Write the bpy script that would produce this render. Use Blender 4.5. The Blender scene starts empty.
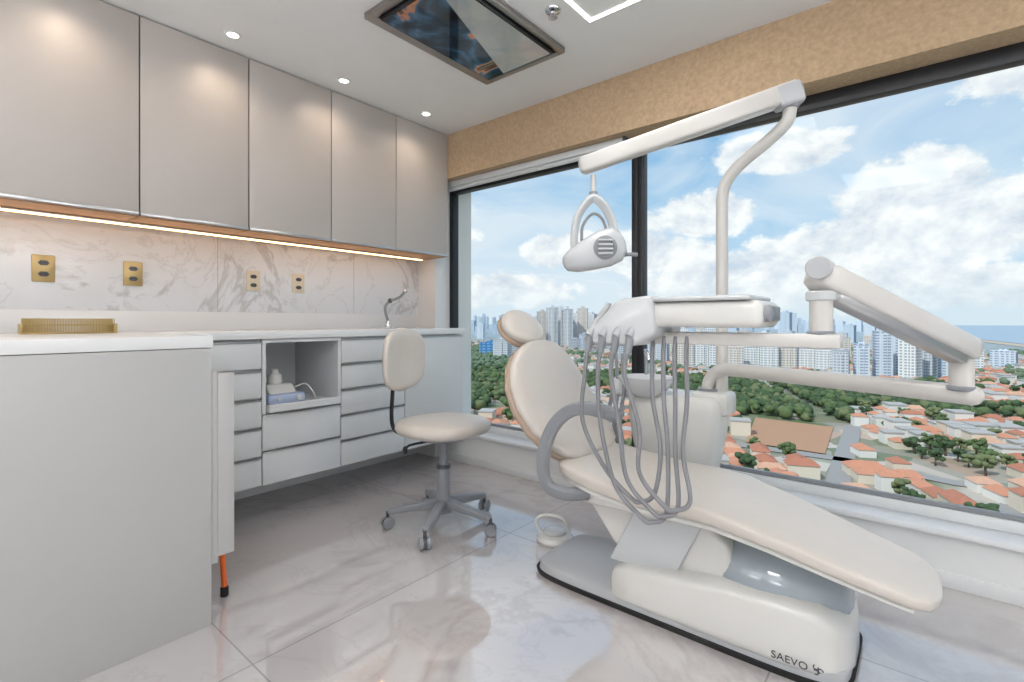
import bpy, bmesh, math, random
from mathutils import Vector, Matrix
random.seed(7)
sc=bpy.context.scene
COL=sc.collection
V=Vector
pi=math.pi

# ------------------------------------------------------------------ materials
def L(r,g,b):
    f=lambda c:(c/255/12.92) if c/255<=.04045 else ((c/255+.055)/1.055)**2.4
    return (f(r),f(g),f(b),1)
def newmat(name):
    m=bpy.data.materials.new(name); m.use_nodes=True
    nt=m.node_tree; nt.nodes.clear()
    o=nt.nodes.new('ShaderNodeOutputMaterial'); p=nt.nodes.new('ShaderNodeBsdfPrincipled')
    nt.links.new(p.outputs[0],o.inputs[0])
    return m,nt,p,o
def mixc(nt,fac,a,b,bt='MIX'):
    n=nt.nodes.new('ShaderNodeMix'); n.data_type='RGBA'; n.blend_type=bt
    for i,v in ((0,fac),(6,a),(7,b)):
        if hasattr(v,'is_output'): nt.links.new(v,n.inputs[i])
        else: n.inputs[i].default_value=v
    return n.outputs[2]
def mth(nt,op,a,b=None,c=None,clamp=False):
    n=nt.nodes.new('ShaderNodeMath'); n.operation=op; n.use_clamp=clamp
    for i,v in enumerate((a,b,c)):
        if v is None: continue
        if hasattr(v,'is_output'): nt.links.new(v,n.inputs[i])
        else: n.inputs[i].default_value=v
    return n.outputs[0]
def noise(nt,vec,scale,detail=3,dist=0,rough=.5):
    n=nt.nodes.new('ShaderNodeTexNoise'); n.inputs['Scale'].default_value=scale
    n.inputs['Detail'].default_value=detail; n.inputs['Distortion'].default_value=dist
    n.inputs['Roughness'].default_value=rough
    if vec is not None: nt.links.new(vec,n.inputs['Vector'])
    return n
def ramp(nt,fac,stops):
    n=nt.nodes.new('ShaderNodeValToRGB'); nt.links.new(fac,n.inputs[0])
    e=n.color_ramp.elements
    while len(e)<len(stops): e.new(.5)
    for i,(p,c) in enumerate(stops):
        e[i].position=p; e[i].color=c if len(c)==4 else (*c,1)
    return n.outputs[0]
def texco(nt,which='Object'):
    return nt.nodes.new('ShaderNodeTexCoord').outputs[which]
def wpos(nt): return nt.nodes.new('ShaderNodeNewGeometry').outputs['Position']
def mat(name,c,rough=.5,metal=0,var=.03,scale=6,bump=0,bscale=80,coat=0,es=0,spec=.5):
    m,nt,p,o=newmat(name)
    tc=texco(nt)
    n=noise(nt,tc,scale)
    a=(c[0]*(1-var),c[1]*(1-var),c[2]*(1-var),1); b=(min(1,c[0]*(1+var)),min(1,c[1]*(1+var)),min(1,c[2]*(1+var)),1)
    out=mixc(nt,n.outputs[0],a,b)
    nt.links.new(out,p.inputs['Base Color'])
    p.inputs['Roughness'].default_value=rough; p.inputs['Metallic'].default_value=metal
    p.inputs['Specular IOR Level'].default_value=spec
    p.inputs['Coat Weight'].default_value=coat; p.inputs['Coat Roughness'].default_value=.05
    if bump:
        n2=noise(nt,tc,bscale,4); bp=nt.nodes.new('ShaderNodeBump'); bp.inputs['Strength'].default_value=bump
        bp.inputs['Distance'].default_value=.004
        nt.links.new(n2.outputs[0],bp.inputs['Height']); nt.links.new(bp.outputs[0],p.inputs['Normal'])
    if es:
        nt.links.new(out,p.inputs['Emission Color']); p.inputs['Emission Strength'].default_value=es
    return m
def tilemat(name,base,vein,rough,tw,th,off=(0,0,0),plane='xy',mortar=.003,vs=1.2,vstr=.6,mort=(.45,.42,.40,1),ior=1.5,cloud=.86):
    m,nt,p,o=newmat(name)
    pos=wpos(nt)
    sx=nt.nodes.new('ShaderNodeSeparateXYZ'); nt.links.new(pos,sx.inputs[0])
    cx=nt.nodes.new('ShaderNodeCombineXYZ')
    if plane=='xy': a,b=sx.outputs[0],sx.outputs[1]
    else: a,b=sx.outputs[1],sx.outputs[2]
    nt.links.new(mth(nt,'ADD',a,off[0]),cx.inputs[0]); nt.links.new(mth(nt,'ADD',b,off[1]),cx.inputs[1])
    n1=noise(nt,pos,vs,9,.9,.6); n2=noise(nt,pos,vs*.6,4,.8); n3=noise(nt,pos,vs*2.1,8,1.0,.6)
    v1=ramp(nt,n1.outputs[0],[(.475,(0,0,0)),(.5,(1,1,1)),(.525,(0,0,0))])
    v3=ramp(nt,n3.outputs[0],[(.485,(0,0,0)),(.5,(.5,.5,.5)),(.515,(0,0,0))])
    c1=mixc(nt,ramp(nt,n2.outputs[0],[(.35,(0,0,0)),(.65,(1,1,1))]),base,tuple(min(1,x*cloud) for x in base[:3])+(1,))
    f=mth(nt,'MULTIPLY',mth(nt,'MAXIMUM',v1,v3),vstr)
    c2=mixc(nt,f,c1,vein)
    br=nt.nodes.new('ShaderNodeTexBrick'); br.offset=0; br.squash=1
    br.inputs['Scale'].default_value=1; br.inputs['Brick Width'].default_value=tw; br.inputs['Row Height'].default_value=th
    br.inputs['Mortar Size'].default_value=mortar; br.inputs['Mortar Smooth'].default_value=0.1
    br.inputs['Color1'].default_value=(1,1,1,1); br.inputs['Color2'].default_value=(.96,.96,.96,1)
    nt.links.new(cx.outputs[0],br.inputs['Vector'])
    c3=mixc(nt,1.0,c2,br.outputs['Color'],'MULTIPLY')
    c4=mixc(nt,br.outputs['Fac'],c3,mort)
    nt.links.new(c4,p.inputs['Base Color'])
    p.inputs['Roughness'].default_value=rough; p.inputs['IOR'].default_value=ior
    return m

M_wall=mat('wall_paint',L(228,229,229),.7,bump=.03)
M_ceil=mat('ceiling_paint',L(230,230,230),.8)
M_sand=mat('sand_plaster',L(184,158,128),.9,var=.3,scale=60,bump=1.0,bscale=130)
M_floor=tilemat('polished_marble_tile',L(205,200,199),L(166,156,152),.02,1.2,1.2,(.35,.55),'xy',.0025,.8,.4,(.34,.32,.31,1),2.9,.86)
M_splash=tilemat('marble_backsplash',L(226,230,234),L(150,146,142),.15,.86,.9,(-.226,.0),'yz',.002,1.3,.5,cloud=.86)
M_stone=mat('quartz_worktop',L(228,229,229),.2,var=.02)
M_pen=mat('satin_panel_grey',L(180,179,178),.35,var=.02)
M_upper=mat('satin_taupe_lacquer',L(190,183,178),.42,var=.015)
M_wood=mat('warm_wood_underside',L(196,150,112),.5,var=.12,scale=12)
M_cab=mat('pale_grey_lacquer',L(210,213,214),.33,var=.015)
M_cabin=mat('cabinet_interior',L(210,210,209),.5)
M_alu=mat('brushed_aluminium',L(196,196,198),.28,1)
M_chrome=mat('chrome',L(215,215,218),.1,1)
M_nickel=mat('champagne_metal',L(164,160,158),.3,1)
M_black=mat('black_frame',L(26,28,32),.4)
M_rubber=mat('black_rubber',L(28,28,30),.7)
M_white=mat('white_frame',L(224,226,227),.4)
M_blind=mat('blind_cassette',L(206,208,210),.4)
M_cream=mat('ivory_plastic',L(221,220,216),.26,var=.015,coat=.3)
M_cream2=mat('light_grey_plastic',L(203,206,208),.2,var=.02,coat=.5)
M_domem=mat('glossy_grey_plastic',L(160,170,178),.08,var=.02,coat=1)
M_gray=mat('grey_plastic',L(138,141,146),.35,var=.03)
M_mgray=mat('satin_grey_plastic',L(182,184,187),.3,var=.03)
M_dgray=mat('dark_grey_plastic',L(78,80,86),.4)
M_arm=mat('enamelled_arm',L(210,207,203),.28,var=.02,coat=.2)
M_uph=mat('champagne_leatherette',L(206,199,191),.32,var=.03,scale=15,bump=.08,bscale=240)
M_tan=mat('tan_leatherette',L(178,156,138),.45,var=.05,bump=.1,bscale=200)
M_hose=mat('silicone_hose',L(132,132,136),.38)
M_brass=mat('brass_plate',L(186,162,112),.35,.6)
M_beige=mat('beige_plate',L(212,202,180),.4)
M_gold=mat('gold_metal',L(184,160,108),.4,.7)
M_orange=mat('orange_enamel',L(226,104,40),.4)
M_lav=mat('lavender_plastic',L(180,192,220),.35)
M_led=mat('warm_led',(1,.54,.24,1),.5,es=6.5)
M_lamp=mat('lamp_diffuser',(1,.94,.88,1),.5,es=5)
M_ink=mat('logo_ink',L(60,62,70),.5)

def glassmat():
    m=bpy.data.materials.new('window_glass'); m.use_nodes=True; nt=m.node_tree; nt.nodes.clear()
    o=nt.nodes.new('ShaderNodeOutputMaterial'); mx=nt.nodes.new('ShaderNodeMixShader')
    t=nt.nodes.new('ShaderNodeBsdfTransparent'); g=nt.nodes.new('ShaderNodeBsdfGlossy'); g.inputs['Roughness'].default_value=.01
    n=noise(nt,texco(nt),.5); cr=ramp(nt,n.outputs[0],[(0,(.97,.99,.985)),(1,(.985,1,.995))]); nt.links.new(cr,t.inputs[0])
    mx.inputs[0].default_value=.006
    nt.links.new(t.outputs[0],mx.inputs[1]); nt.links.new(g.outputs[0],mx.inputs[2]); nt.links.new(mx.outputs[0],o.inputs[0])
    return m
M_glass=glassmat()

def screenmat():
    m,nt,p,o=newmat('tv_painted_reflection')
    pos=wpos(nt)
    n=noise(nt,pos,3.2,3,1.2); n2=noise(nt,pos,7,4,.6)
    c=ramp(nt,n.outputs[0],[(.36,L(12,14,18)),(.46,L(24,44,58)),(.52,L(50,90,116)),(.56,L(176,112,66)),(.6,L(40,34,34)),(.68,L(150,140,120))])
    sx=nt.nodes.new('ShaderNodeSeparateXYZ'); nt.links.new(pos,sx.inputs[0])
    f=mth(nt,'GREATER_THAN',mth(nt,'ADD',sx.outputs[0],mth(nt,'MULTIPLY',sx.outputs[1],.35)),-1.03)
    c2=mixc(nt,n2.outputs[0],L(112,126,134),L(176,172,156))
    cc=mixc(nt,mth(nt,'MULTIPLY',f,.9),c,c2)
    p.inputs['Base Color'].default_value=(.01,.01,.012,1); p.inputs['Roughness'].default_value=.05
    nt.links.new(cc,p.inputs['Emission Color']); p.inputs['Emission Strength'].default_value=.65  # reflection of the room painted as softly glowing colour patches
    return m
M_screen=screenmat()

# ------------------------------------------------------------------ mesh builder
def superring(c,ax,ay,a,b,e=2,n=32):
    pts=[]
    for i in range(n):
        t=2*pi*i/n; ct,st=math.cos(t),math.sin(t)
        x=math.copysign(abs(ct)**(2/e),ct)*a; y=math.copysign(abs(st)**(2/e),st)*b
        pts.append(V(c)+V(ax)*x+V(ay)*y)
    return pts
def catmull(pts,k=8):
    pts=[V(p) for p in pts]; P=[pts[0]*2-pts[1]]+pts+[pts[-1]*2-pts[-2]]
    out=[]
    for i in range(1,len(P)-2):
        p0,p1,p2,p3=P[i-1:i+3]
        for j in range(k):
            t=j/k
            out.append(.5*((2*p1)+(p2-p0)*t+(2*p0-5*p1+4*p2-p3)*t*t+(3*p1-p0-3*p2+p3)*t**3))
    out.append(pts[-1]); return out
class MB:
    def __init__(s): s.bm=bmesh.new(); s.mats=[]
    def add(s,t,m,M=None):
        if m not in s.mats: s.mats.append(m)
        idx=s.mats.index(m)
        if M is not None: bmesh.ops.transform(t,matrix=M,verts=t.verts)
        bmesh.ops.recalc_face_normals(t,faces=t.faces)
        for f in t.faces: f.material_index=idx
        me=bpy.data.meshes.new('t'); t.to_mesh(me); t.free(); s.bm.from_mesh(me); bpy.data.meshes.remove(me)
        return s
    def box(s,lo,hi,m,bev=0,M=None,seg=2):
        t=bmesh.new(); bmesh.ops.create_cube(t,size=1)
        lo,hi=V(lo),V(hi); c=(lo+hi)/2; d=hi-lo
        for v in t.verts: v.co=V((v.co.x*d.x,v.co.y*d.y,v.co.z*d.z))+c
        if bev: bmesh.ops.bevel(t,geom=t.edges[:],offset=min(bev,min(abs(x) for x in d)*.49),segments=seg,affect='EDGES',profile=.5)
        return s.add(t,m,M)
    def loft(s,rings,m,M=None,closed=False):
        t=bmesh.new(); R=[[t.verts.new(p) for p in r] for r in rings]; n=len(rings[0])
        for i in range(len(R)-1 if not closed else len(R)):
            a=R[i]; b=R[(i+1)%len(R)]
            for j in range(n): t.faces.new((a[j],a[(j+1)%n],b[(j+1)%n],b[j]))
        if not closed:
            t.faces.new(R[0][::-1]); t.faces.new(R[-1])
        return s.add(t,m,M)
    def cyl(s,p0,p1,r,m,r1=None,n=28,bev=0):
        p0,p1=V(p0),V(p1); d=(p1-p0); ln=d.length; d.normalize()
        ref=V((0,0,1)) if abs(d.z)<.9 else V((1,0,0)); ax=d.cross(ref).normalized(); ay=d.cross(ax)
        r1=r if r1 is None else r1
        if bev:
            R=[superring(p0,ax,ay,r-bev,r-bev,2,n),superring(p0+d*bev,ax,ay,r,r,2,n),superring(p1-d*bev,ax,ay,r1,r1,2,n),superring(p1,ax,ay,r1-bev,r1-bev,2,n)]
        else: R=[superring(p0,ax,ay,r,r,2,n),superring(p1,ax,ay,r1,r1,2,n)]
        return s.loft(R,m)
    def tube(s,pts,r,m,n=14,k=8,raw=False,flat=None,up=None):
        P=pts if raw else catmull(pts,k); P=[V(p) for p in P]
        rings=[]; N=None
        for i,p in enumerate(P):
            d=(P[min(i+1,len(P)-1)]-P[max(i-1,0)]).normalized()
            if N is None:
                ref=V((0,0,1)) if abs(d.z)<.9 else V((0,1,0)); N=d.cross(ref).normalized()
            else: N=(N-d*N.dot(d)).normalized()
            B=d.cross(N); rr=r[min(i,len(r)-1)] if isinstance(r,list) else r
            if flat: rings.append(superring(p,N,B,flat[0],flat[1],4,n))
            else: rings.append(superring(p,N,B,rr,rr,2,n))
        return s.loft(rings,m)
    def arm(s,p0,p1,s0,s1,m,e=5,rd=.03,n=32,up=(0,0,1)):
        p0,p1=V(p0),V(p1); d=(p1-p0); ln=d.length; d.normalize(); B=V(up); ax=d.cross(B).normalized(); ay=ax.cross(d)
        st=[(0,.45),(rd*.25,.75),(rd,1),(ln-rd,1),(ln-rd*.25,.75),(ln,.45)]
        R=[]
        for q,f in st:
            t=q/ln; w=s0[0]*(1-t)+s1[0]*t; h=s0[1]*(1-t)+s1[1]*t
            R.append(superring(p0+d*q,ax,ay,w/2*f,h/2*f,e,n))
        return s.loft(R,m)
    def ell(s,c,r,m,M=None,u=28,v=16):
        t=bmesh.new(); bmesh.ops.create_uvsphere(t,u_segments=u,v_segments=v,radius=1)
        for q in t.verts: q.co=V((q.co.x*r[0],q.co.y*r[1],q.co.z*r[2]))
        T=Matrix.Translation(V(c)) @ (M if M is not None else Matrix())
        return s.add(t,m,T)
    def lathe(s,prof,c,m,n=40,M=None):
        R=[superring((0,0,z),(1,0,0),(0,1,0),max(r,.0005),max(r,.0005),2,n) for r,z in prof]
        return s.loft(R,m,Matrix.Translation(V(c)) @ (M if M is not None else Matrix()))
    def prism(s,pts,a0,a1,m,plane='xz',bev=.0,seg=3):
        t=bmesh.new()
        mk={'xz':lambda p,a:(p[0],a,p[1]),'yz':lambda p,a:(a,p[0],p[1]),'xy':lambda p,a:(p[0],p[1],a)}[plane]
        A=[t.verts.new(mk(p,a0)) for p in pts]; B=[t.verts.new(mk(p,a1)) for p in pts]; n=len(pts)
        t.faces.new(A); t.faces.new(B[::-1])
        for i in range(n): t.faces.new((A[i],B[i],B[(i+1)%n],A[(i+1)%n]))
        bmesh.ops.recalc_face_normals(t,faces=t.faces)
        if bev: bmesh.ops.bevel(t,geom=t.edges[:],offset=bev,segments=seg,affect='EDGES',profile=.5)
        return s.add(t,m)
    def done(s,name,parent=None,label=None,cat=None,group=None,kind=None,ang=38,origin=None):
        me=bpy.data.meshes.new(name); s.bm.to_mesh(me); s.bm.free()
        for m in s.mats: me.materials.append(m)
        for p in me.polygons: p.use_smooth=True
        me.set_sharp_from_angle(angle=math.radians(ang))
        xs=[v.co for v in me.vertices]
        if origin is None:
            origin=V(((min(c.x for c in xs)+max(c.x for c in xs))/2,(min(c.y for c in xs)+max(c.y for c in xs))/2,min(c.z for c in xs)))
        origin=V(origin); me.transform(Matrix.Translation(-origin))
        o=bpy.data.objects.new(name,me); o.location=origin; COL.objects.link(o)
        return tag(o,parent,label,cat,group,kind)
WORLD={}
def tag(o,parent=None,label=None,cat=None,group=None,kind=None):
    WORLD[o.name]=o.location.copy()
    if parent is not None:
        wl=o.location.copy(); o.parent=parent; o.location=wl-WORLD[parent.name]
    if label: o['label']=label
    if cat: o['category']=cat
    if group: o['group']=group
    if kind: o['kind']=kind
    return o
def thing(name,loc,label,cat,group=None):
    o=bpy.data.objects.new(name,None); o.location=V(loc); o.empty_display_size=.1; COL.objects.link(o)
    return tag(o,None,label,cat,group)
def clone(src,delta,group=None,label=None):
    def rec(o,par):
        kids=[k for k in bpy.data.objects if k.parent==o]
        c=o.copy(); COL.objects.link(c)
        if par is None: c.location=o.location+V(delta)
        else:
            l=o.location.copy(); c.parent=par; c.matrix_parent_inverse=Matrix(); c.location=l
        for k in kids: rec(k,c)
        return c
    c=rec(src,None)
    if group: c['group']=group
    if label: c['label']=label
    return c
def struct(name,lo,hi,m,label,bev=0):
    b=MB(); b.box(lo,hi,m,bev); return b.done(name,None,label,'room structure',None,'structure')

# ------------------------------------------------------------------ room shell
XW=-3.05; YW=2.515; H=2.40; XR=2.3; YB=-2.1
struct('floor',(XW-.1,YB-.1,-.1),(XR+.1,2.9,0),M_floor,'glossy pale marble tile floor with fine joints')
struct('ceiling',(XW-.1,YB-.1,H),(XR+.1,2.95,H+.12),M_ceil,'smooth white plasterboard ceiling')
struct('wall_left',(XW-.1,YB-.1,0),(XW,2.9,H),M_wall,'white painted wall behind the cabinets')
struct('wall_back',(XW,YB-.1,0),(XR,YB,H),M_wall,'plain white painted wall')
struct('wall_right',(XR,YB-.1,0),(XR+.1,2.9,H),M_wall,'plain white painted wall')
struct('wall_front',(XW,YW,2.08),(XR,2.9,H),M_sand,'sand-textured beige plaster beam above the windows')
struct('wall_window_low',(XW,2.56,0),(XR,2.9,.20),M_wall,'low white wall under the windows')
struct('wall_corner',(XW,YW,.0),(-2.84,2.9,2.08),M_wall,'narrow white wall return beside the window')
struct('trim_1',(-2.84,2.535,.20),(XR,2.66,.225),M_white,'white stone window sill ledge',.004)
struct('baseboard_front',(-2.84,2.548,0),(XR,2.56,.06),M_white,'low white baseboard under the window ledge',.002)
struct('trim_2',(XW,.66,1.08),(XW+.012,YW,1.50),M_splash,'white marble tile backsplash with soft grey veins')
struct('trim_3',(XW,-.6,1.08),(XW+.012,.66,1.50),M_splash,'white marble tile backsplash with soft grey veins')

def window(name,x0,x1,left=.03,right=.05,lab=''):
    b=MB(); y0,y1=2.66,2.72; z0,z1=.225,2.08
    b.box((x0,y0,z0),(x0+left,y1,z1),M_black,.003); b.box((x1-right,y0,z0),(x1,y1,z1),M_black,.003)
    b.box((x0+left,y0,z1-.07),(x1-right,y1,z1),M_black,.003)
    b.box((x0+left,y0,z0),(x1-right,y1,z0+.045),M_white,.003)
    b.box((x0+left,y0+.01,z0+.045),(x1-right,y0+.035,z0+.065),M_gray,.002)
    b.box((x0+left,2.70,z0+.045),(x1-right,2.704,z1-.07),M_glass)
    return b.done(name,None,lab,'window',None,'structure')
window('window_1',-2.84,-1.272,.04,.036,'large fixed window pane in a slim black frame')
window('window_2',-1.272,XR,.036,.05,'very wide fixed window pane in a slim black frame')

b=MB(); b.box((-2.82,2.575,2.035),(-1.32,2.645,2.08),M_blind,.012); b.cyl((-2.80,2.61,2.03),(-1.34,2.61,2.03),.017,M_blind)
bl=b.done('roller_blind',None,'rolled-up pale grey roller blind cassette above the window','blind')
b=MB(); b.box((-1.32,2.57,2.03),(-1.305,2.65,2.08),M_dgray,.003); b.done('end_cap',bl)

# ------------------------------------------------------------------ upper cabinets
ys=[2.515-.4672*i for i in range(7)]
first=None
for i in range(6):
    y1,y0=ys[i],ys[i+1]
    if first is None:
        t=thing('wall_cabinet',(XW+.17,(y0+y1)/2,1.50),'tall taupe lacquered wall cabinet with slim metal edge pull','cabinet','row of wall cabinets')
        b=MB(); b.box((XW+.001,y0+.002,1.52),(-2.722,y1-.002,H-.003),M_upper); b.box((XW+.013,y0+.002,1.50),(-2.722,y1-.002,1.52),M_wood); b.done('body',t)
        b=MB(); b.box((-2.72,y0+.003,1.515),(-2.70,y1-.003,H-.006),M_upper,.0015); d=b.done('door',t)
        b=MB(); b.box((-2.72,y0+.003,1.503),(-2.692,y1-.003,1.515),M_alu,.001); b.done('handle',d,'thin brushed aluminium edge pull')
        first=t
    else: clone(first,(0,-(.4672)*i,0))
t=thing('led_strip_light',(-2.91,1.0,1.488),'warm glowing linear strip light under the wall cabinets','strip light')
b=MB(); b.box((-2.925,-.25,1.49),(-2.895,2.44,1.4999),M_alu,.001); b.done('profile',t)
b=MB(); b.box((-2.92,-.25,1.484),(-2.90,2.44,1.4899),M_led); b.done('diffuser',t)

# ------------------------------------------------------------------ lower cabinets
XF=-2.54
def carcass(t,y0,y1):
    b=MB(); b.box((XW+.001,y0+.001,.20),(XF-.022,y1-.001,.938),M_cabin); b.done('body',t)
def drawer(t,y0,y1,z0,z1,x=XF):
    b=MB(); b.box((x-.02,y0+.003,z0+.003),(x,y1-.003,z1-.016),M_cab,.0015); d=b.done('drawer',t)
    b=MB(); b.box((x-.02,y0+.003,z1-.015),(x+.006,y1-.003,z1-.007),M_alu,.001); b.done('handle',d,'slim brushed aluminium edge pull')
Z=[.935-.145*i for i in range(6)]
for (y0,y1) in ((.667,1.11),(1.545,1.995)):
    t=thing('drawer_cabinet',((XW+XF)/2,(y0+y1)/2,.20),'pale grey floating cabinet with five stacked drawers','cabinet','drawer cabinets under the worktop')
    carcass(t,y0,y1)
    for i in range(5): drawer(t,y0,y1,Z[i+1],Z[i])
y0,y1=1.11,1.545
t=thing('niche_cabinet',((XW+XF)/2,(y0+y1)/2,.20),'pale grey cabinet with open niche above two drawers','cabinet')
b=MB()
b.box((XW+.001,y0+.001,.20),(XF-.022,y1-.001,.565),M_cabin)
b.box((XW+.001,y0+.001,.565),(XF,y0+.018,.938),M_cab); b.box((XW+.001,y1-.018,.565),(XF,y1-.001,.938),M_cab)
b.box((XW+.001,y0+.018,.565),(XW+.02,y1-.018,.938),M_cab); b.box((XW+.02,y0+.018,.92),(XF,y1-.018,.938),M_cab)
b.done('body',t)
b=MB(); b.box((XW+.05,y0+.022,.572),(XF+.035,y1-.022,.592),M_cab,.002); b.box((XF+.02,y0+.022,.592),(XF+.035,y1-.022,.61),M_cab,.002); b.done('pull_out_shelf',t)
drawer(t,y0,y1,.38,.565); drawer(t,y0,y1,.205,.38)
y0,y1=1.995,2.51
t=thing('base_cabinet',((XW+XF)/2,(y0+y1)/2,.20),'pale grey floating cabinet with one plain door','cabinet')
carcass(t,y0,y1)
b=MB(); b.box((XF-.02,y0+.003,.21),(XF,y1-.003,.92),M_cab,.0015); d=b.done('door',t)
b=MB(); b.box((XF-.02,y0+.003,.921),(XF+.006,y1-.003,.929),M_alu,.001); b.done('handle',d,'slim brushed aluminium edge pull')

t=thing('peninsula_cabinet',(-2.4,.1,0),'plain grey peninsula cabinet block under a stone top','cabinet')
b=MB(); b.box((XW+.001,-.6,.0),(-1.86,.646,.938),M_pen,.002); b.done('body',t)
b=MB(); b.box((-2.40,.648,.20),(-1.868,.668,.86),M_pen,.002); d=b.done('door',t)
b=MB(); b.box((-1.915,.669,.22),(-1.885,.70,.85),M_alu,.006); b.box((-1.884,.668,.22),(-1.868,.722,.85),M_pen,.003); b.done('handle',d,'tall vertical metal edge pull')

b=MB()
b.prism([(XW,-.62),(-1.857,-.62),(-1.857,.65),(-2.525,.65),(-2.525,YW-.002),(XW,YW-.002)],.94,.98,M_stone,'xy',.002,2)
b.box((XW+.0,-.6,.98),(XW+.02,YW-.002,1.08),M_stone,.001)
b.done('worktop',None,'continuous white stone L-shaped worktop with low upstand','worktop')

# sockets
for y,m,lab in ((.372,M_brass,'brass-coloured double power socket plate on marble'),(.699,M_brass,'brass-coloured double power socket plate on marble'),(1.275,M_beige,'beige double power socket plate on marble'),(1.548,M_beige,'beige double power socket plate on marble')):
    t=thing('power_socket',(XW+.012,y,1.205),lab,'socket','power sockets on the backsplash')
    b=MB(); b.box((XW+.012,y-.039,1.205),(XW+.021,y+.039,1.325),m,.003); b.done('face_plate',t)
    for z in (1.24,1.29):
        b=MB()
        b.prism([(y-.02,z),(y-.011,z-.011),(y+.011,z-.011),(y+.02,z),(y+.011,z+.011),(y-.011,z+.011)],XW+.0205,XW+.0225,M_dgray,'yz')
        for k in (-.009,0,.009): b.cyl((XW+.0225,y+k,z),(XW+.0235,y+k,z),.0025,M_black,n=10)
        b.done('outlet',t)

# gold bur comb rack on the worktop
t=thing('instrument_rack',(-2.6,.395,.98),'low gold comb-like instrument rack on the stone worktop','rack')
b=MB(); b.box((-2.64,.25,.981),(-2.56,.54,.986),M_gold,.002)
for y in (.255,.535): b.box((-2.635,y-.004,.986),(-2.565,y+.004,1.02),M_gold,.002)
b.box((-2.605,.25,1.012),(-2.595,.54,1.017),M_gold,.001); b.done('frame',t)
b=MB()
for i in range(30):
    y=.262+i*.0092
    for x in (-2.63,-2.60,-2.57): b.cyl((x,y,.985),(x,y,1.04),.0016,M_gold,n=6)
o=b.done('pin',t,'dense rows of thin gold pins',kind='stuff')

# tap
t=thing('tap',(-2.86,2.10,.98),'slim chrome basin tap with curved spout','tap')
b=MB(); b.lathe([(.0,0),(.026,0),(.026,.012),(.016,.02),(.014,.05),(.01,.055),(0,.055)],(-2.86,2.10,.98),M_chrome); b.done('base',t)
b=MB(); b.tube([(-2.86,2.10,1.03),(-2.87,2.09,1.08),(-2.875,2.09,1.13),(-2.85,2.11,1.17),(-2.82,2.13,1.18),(-2.79,2.155,1.20),(-2.77,2.175,1.235)],.010,M_gray)
b.ell((-2.768,2.178,1.24),(.016,.016,.018),M_chrome); b.ell((-2.85,2.11,1.17),(.016,.016,.018),M_dgray); b.done('spout',t)

# device in niche
t=thing('ultrasonic_scaler',(-2.70,1.27,.593),'small white and lavender dental device on the pull-out shelf','dental device')
b=MB(); b.box((-2.80,1.17,.593),(-2.60,1.37,.645),M_lav,.015); b.prism([(-2.79,.645),(-2.62,.645),(-2.67,.69),(-2.78,.69)],1.185,1.33,M_cream,'xz',.008); b.done('body',t)
b=MB(); b.lathe([(0,0),(.035,0),(.038,.01),(.034,.045),(.02,.058),(.018,.075),(0,.075)],(-2.73,1.26,.69),M_cream); b.done('bottle',t)
for y,z,r in ((1.33,.62,.014),(1.22,.62,.009)):
    b=MB(); b.cyl((-2.60,y,z),(-2.588,y,z),r,M_cream,bev=.002); b.done('knob',t)
b=MB(); b.tube([(-2.70,1.35,.66),(-2.66,1.40,.68),(-2.62,1.43,.62),(-2.66,1.44,.599),(-2.75,1.42,.599)],.004,M_cream); b.done('cable',t)

# orange folding step behind the peninsula
t=thing('folding_step_stool',(-2.15,.74,0),'orange tubular folding step with black rubber feet','step stool')
for x,xt in ((-2.02,-2.09),(-2.34,-2.27)):
    b=MB(); b.cyl((x,.745,.03),(xt,.735,.55),.010,M_orange,n=14); b.done('leg',t)
    b=MB(); b.cyl((x+.001,.745,0),(x,.745,.035),.014,M_rubber,n=14,bev=.002); b.done('foot',t)
b=MB(); b.cyl((-2.33,.74,.18),(-2.03,.74,.18),.009,M_orange,n=12); b.done('rung',t)
b=MB(); b.box((-2.30,.73,.40),(-2.06,.75,.44),M_orange,.004); b.done('top_rail',t)

# ------------------------------------------------------------------ ceiling fixtures
def light(name,kind,loc,par,energy,color,**kw):
    ld=bpy.data.lights.new(name,kind); ld.energy=energy; ld.color=color
    rot=kw.pop('rot',None)
    for k,v in kw.items(): setattr(ld,k,v)
    o=bpy.data.objects.new(name,ld); o.location=V(loc); COL.objects.link(o)
    if rot: o.rotation_euler=rot
    if par is not None: tag(o,par)
    return o
for (x,y) in ((-2.54,.974),(-2.54,1.563),(-2.53,2.16),(-2.54,.385),(-2.54,-.2)):
    t=thing('ceiling_downlight',(x,y,H-.01),'small round recessed downlight with warm glow','downlight','row of downlights over the cabinets')
    b=MB(); R=[superring((x,y,z),(1,0,0),(0,1,0),r,r,2,28) for r,z in ((.026,H-.001),(.036,H-.001),(.038,H-.004),(.034,H-.008),(.026,H-.007))]
    b.loft(R,M_white,closed=True); b.done('trim_ring',t)
    b=MB(); b.cyl((x,y,H-.005),(x,y,H-.001),.024,M_lamp); b.done('lamp',t)
    light('bulb','SPOT',(x,y,H-.02),t,5.5,(1,.80,.60),spot_size=math.radians(140),spot_blend=1.0,shadow_soft_size=.05)
x,y=-1.26,1.80
t=thing('ceiling_sprinkler',(x,y,H-.03),'small chrome sprinkler head set in the ceiling','sprinkler')
b=MB(); b.lathe([(0,0),(.036,0),(.034,-.006),(.016,-.012),(.012,-.02),(0,-.02)],(x,y,H-.0005),M_chrome); b.done('rose',t)
b=MB(); b.lathe([(0,0),(.02,0),(.02,-.003),(0,-.003)],(x,y,H-.032),M_chrome); b.cyl((x,y,H-.032),(x,y,H-.02),.005,M_dgray); b.done('deflector',t)

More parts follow.
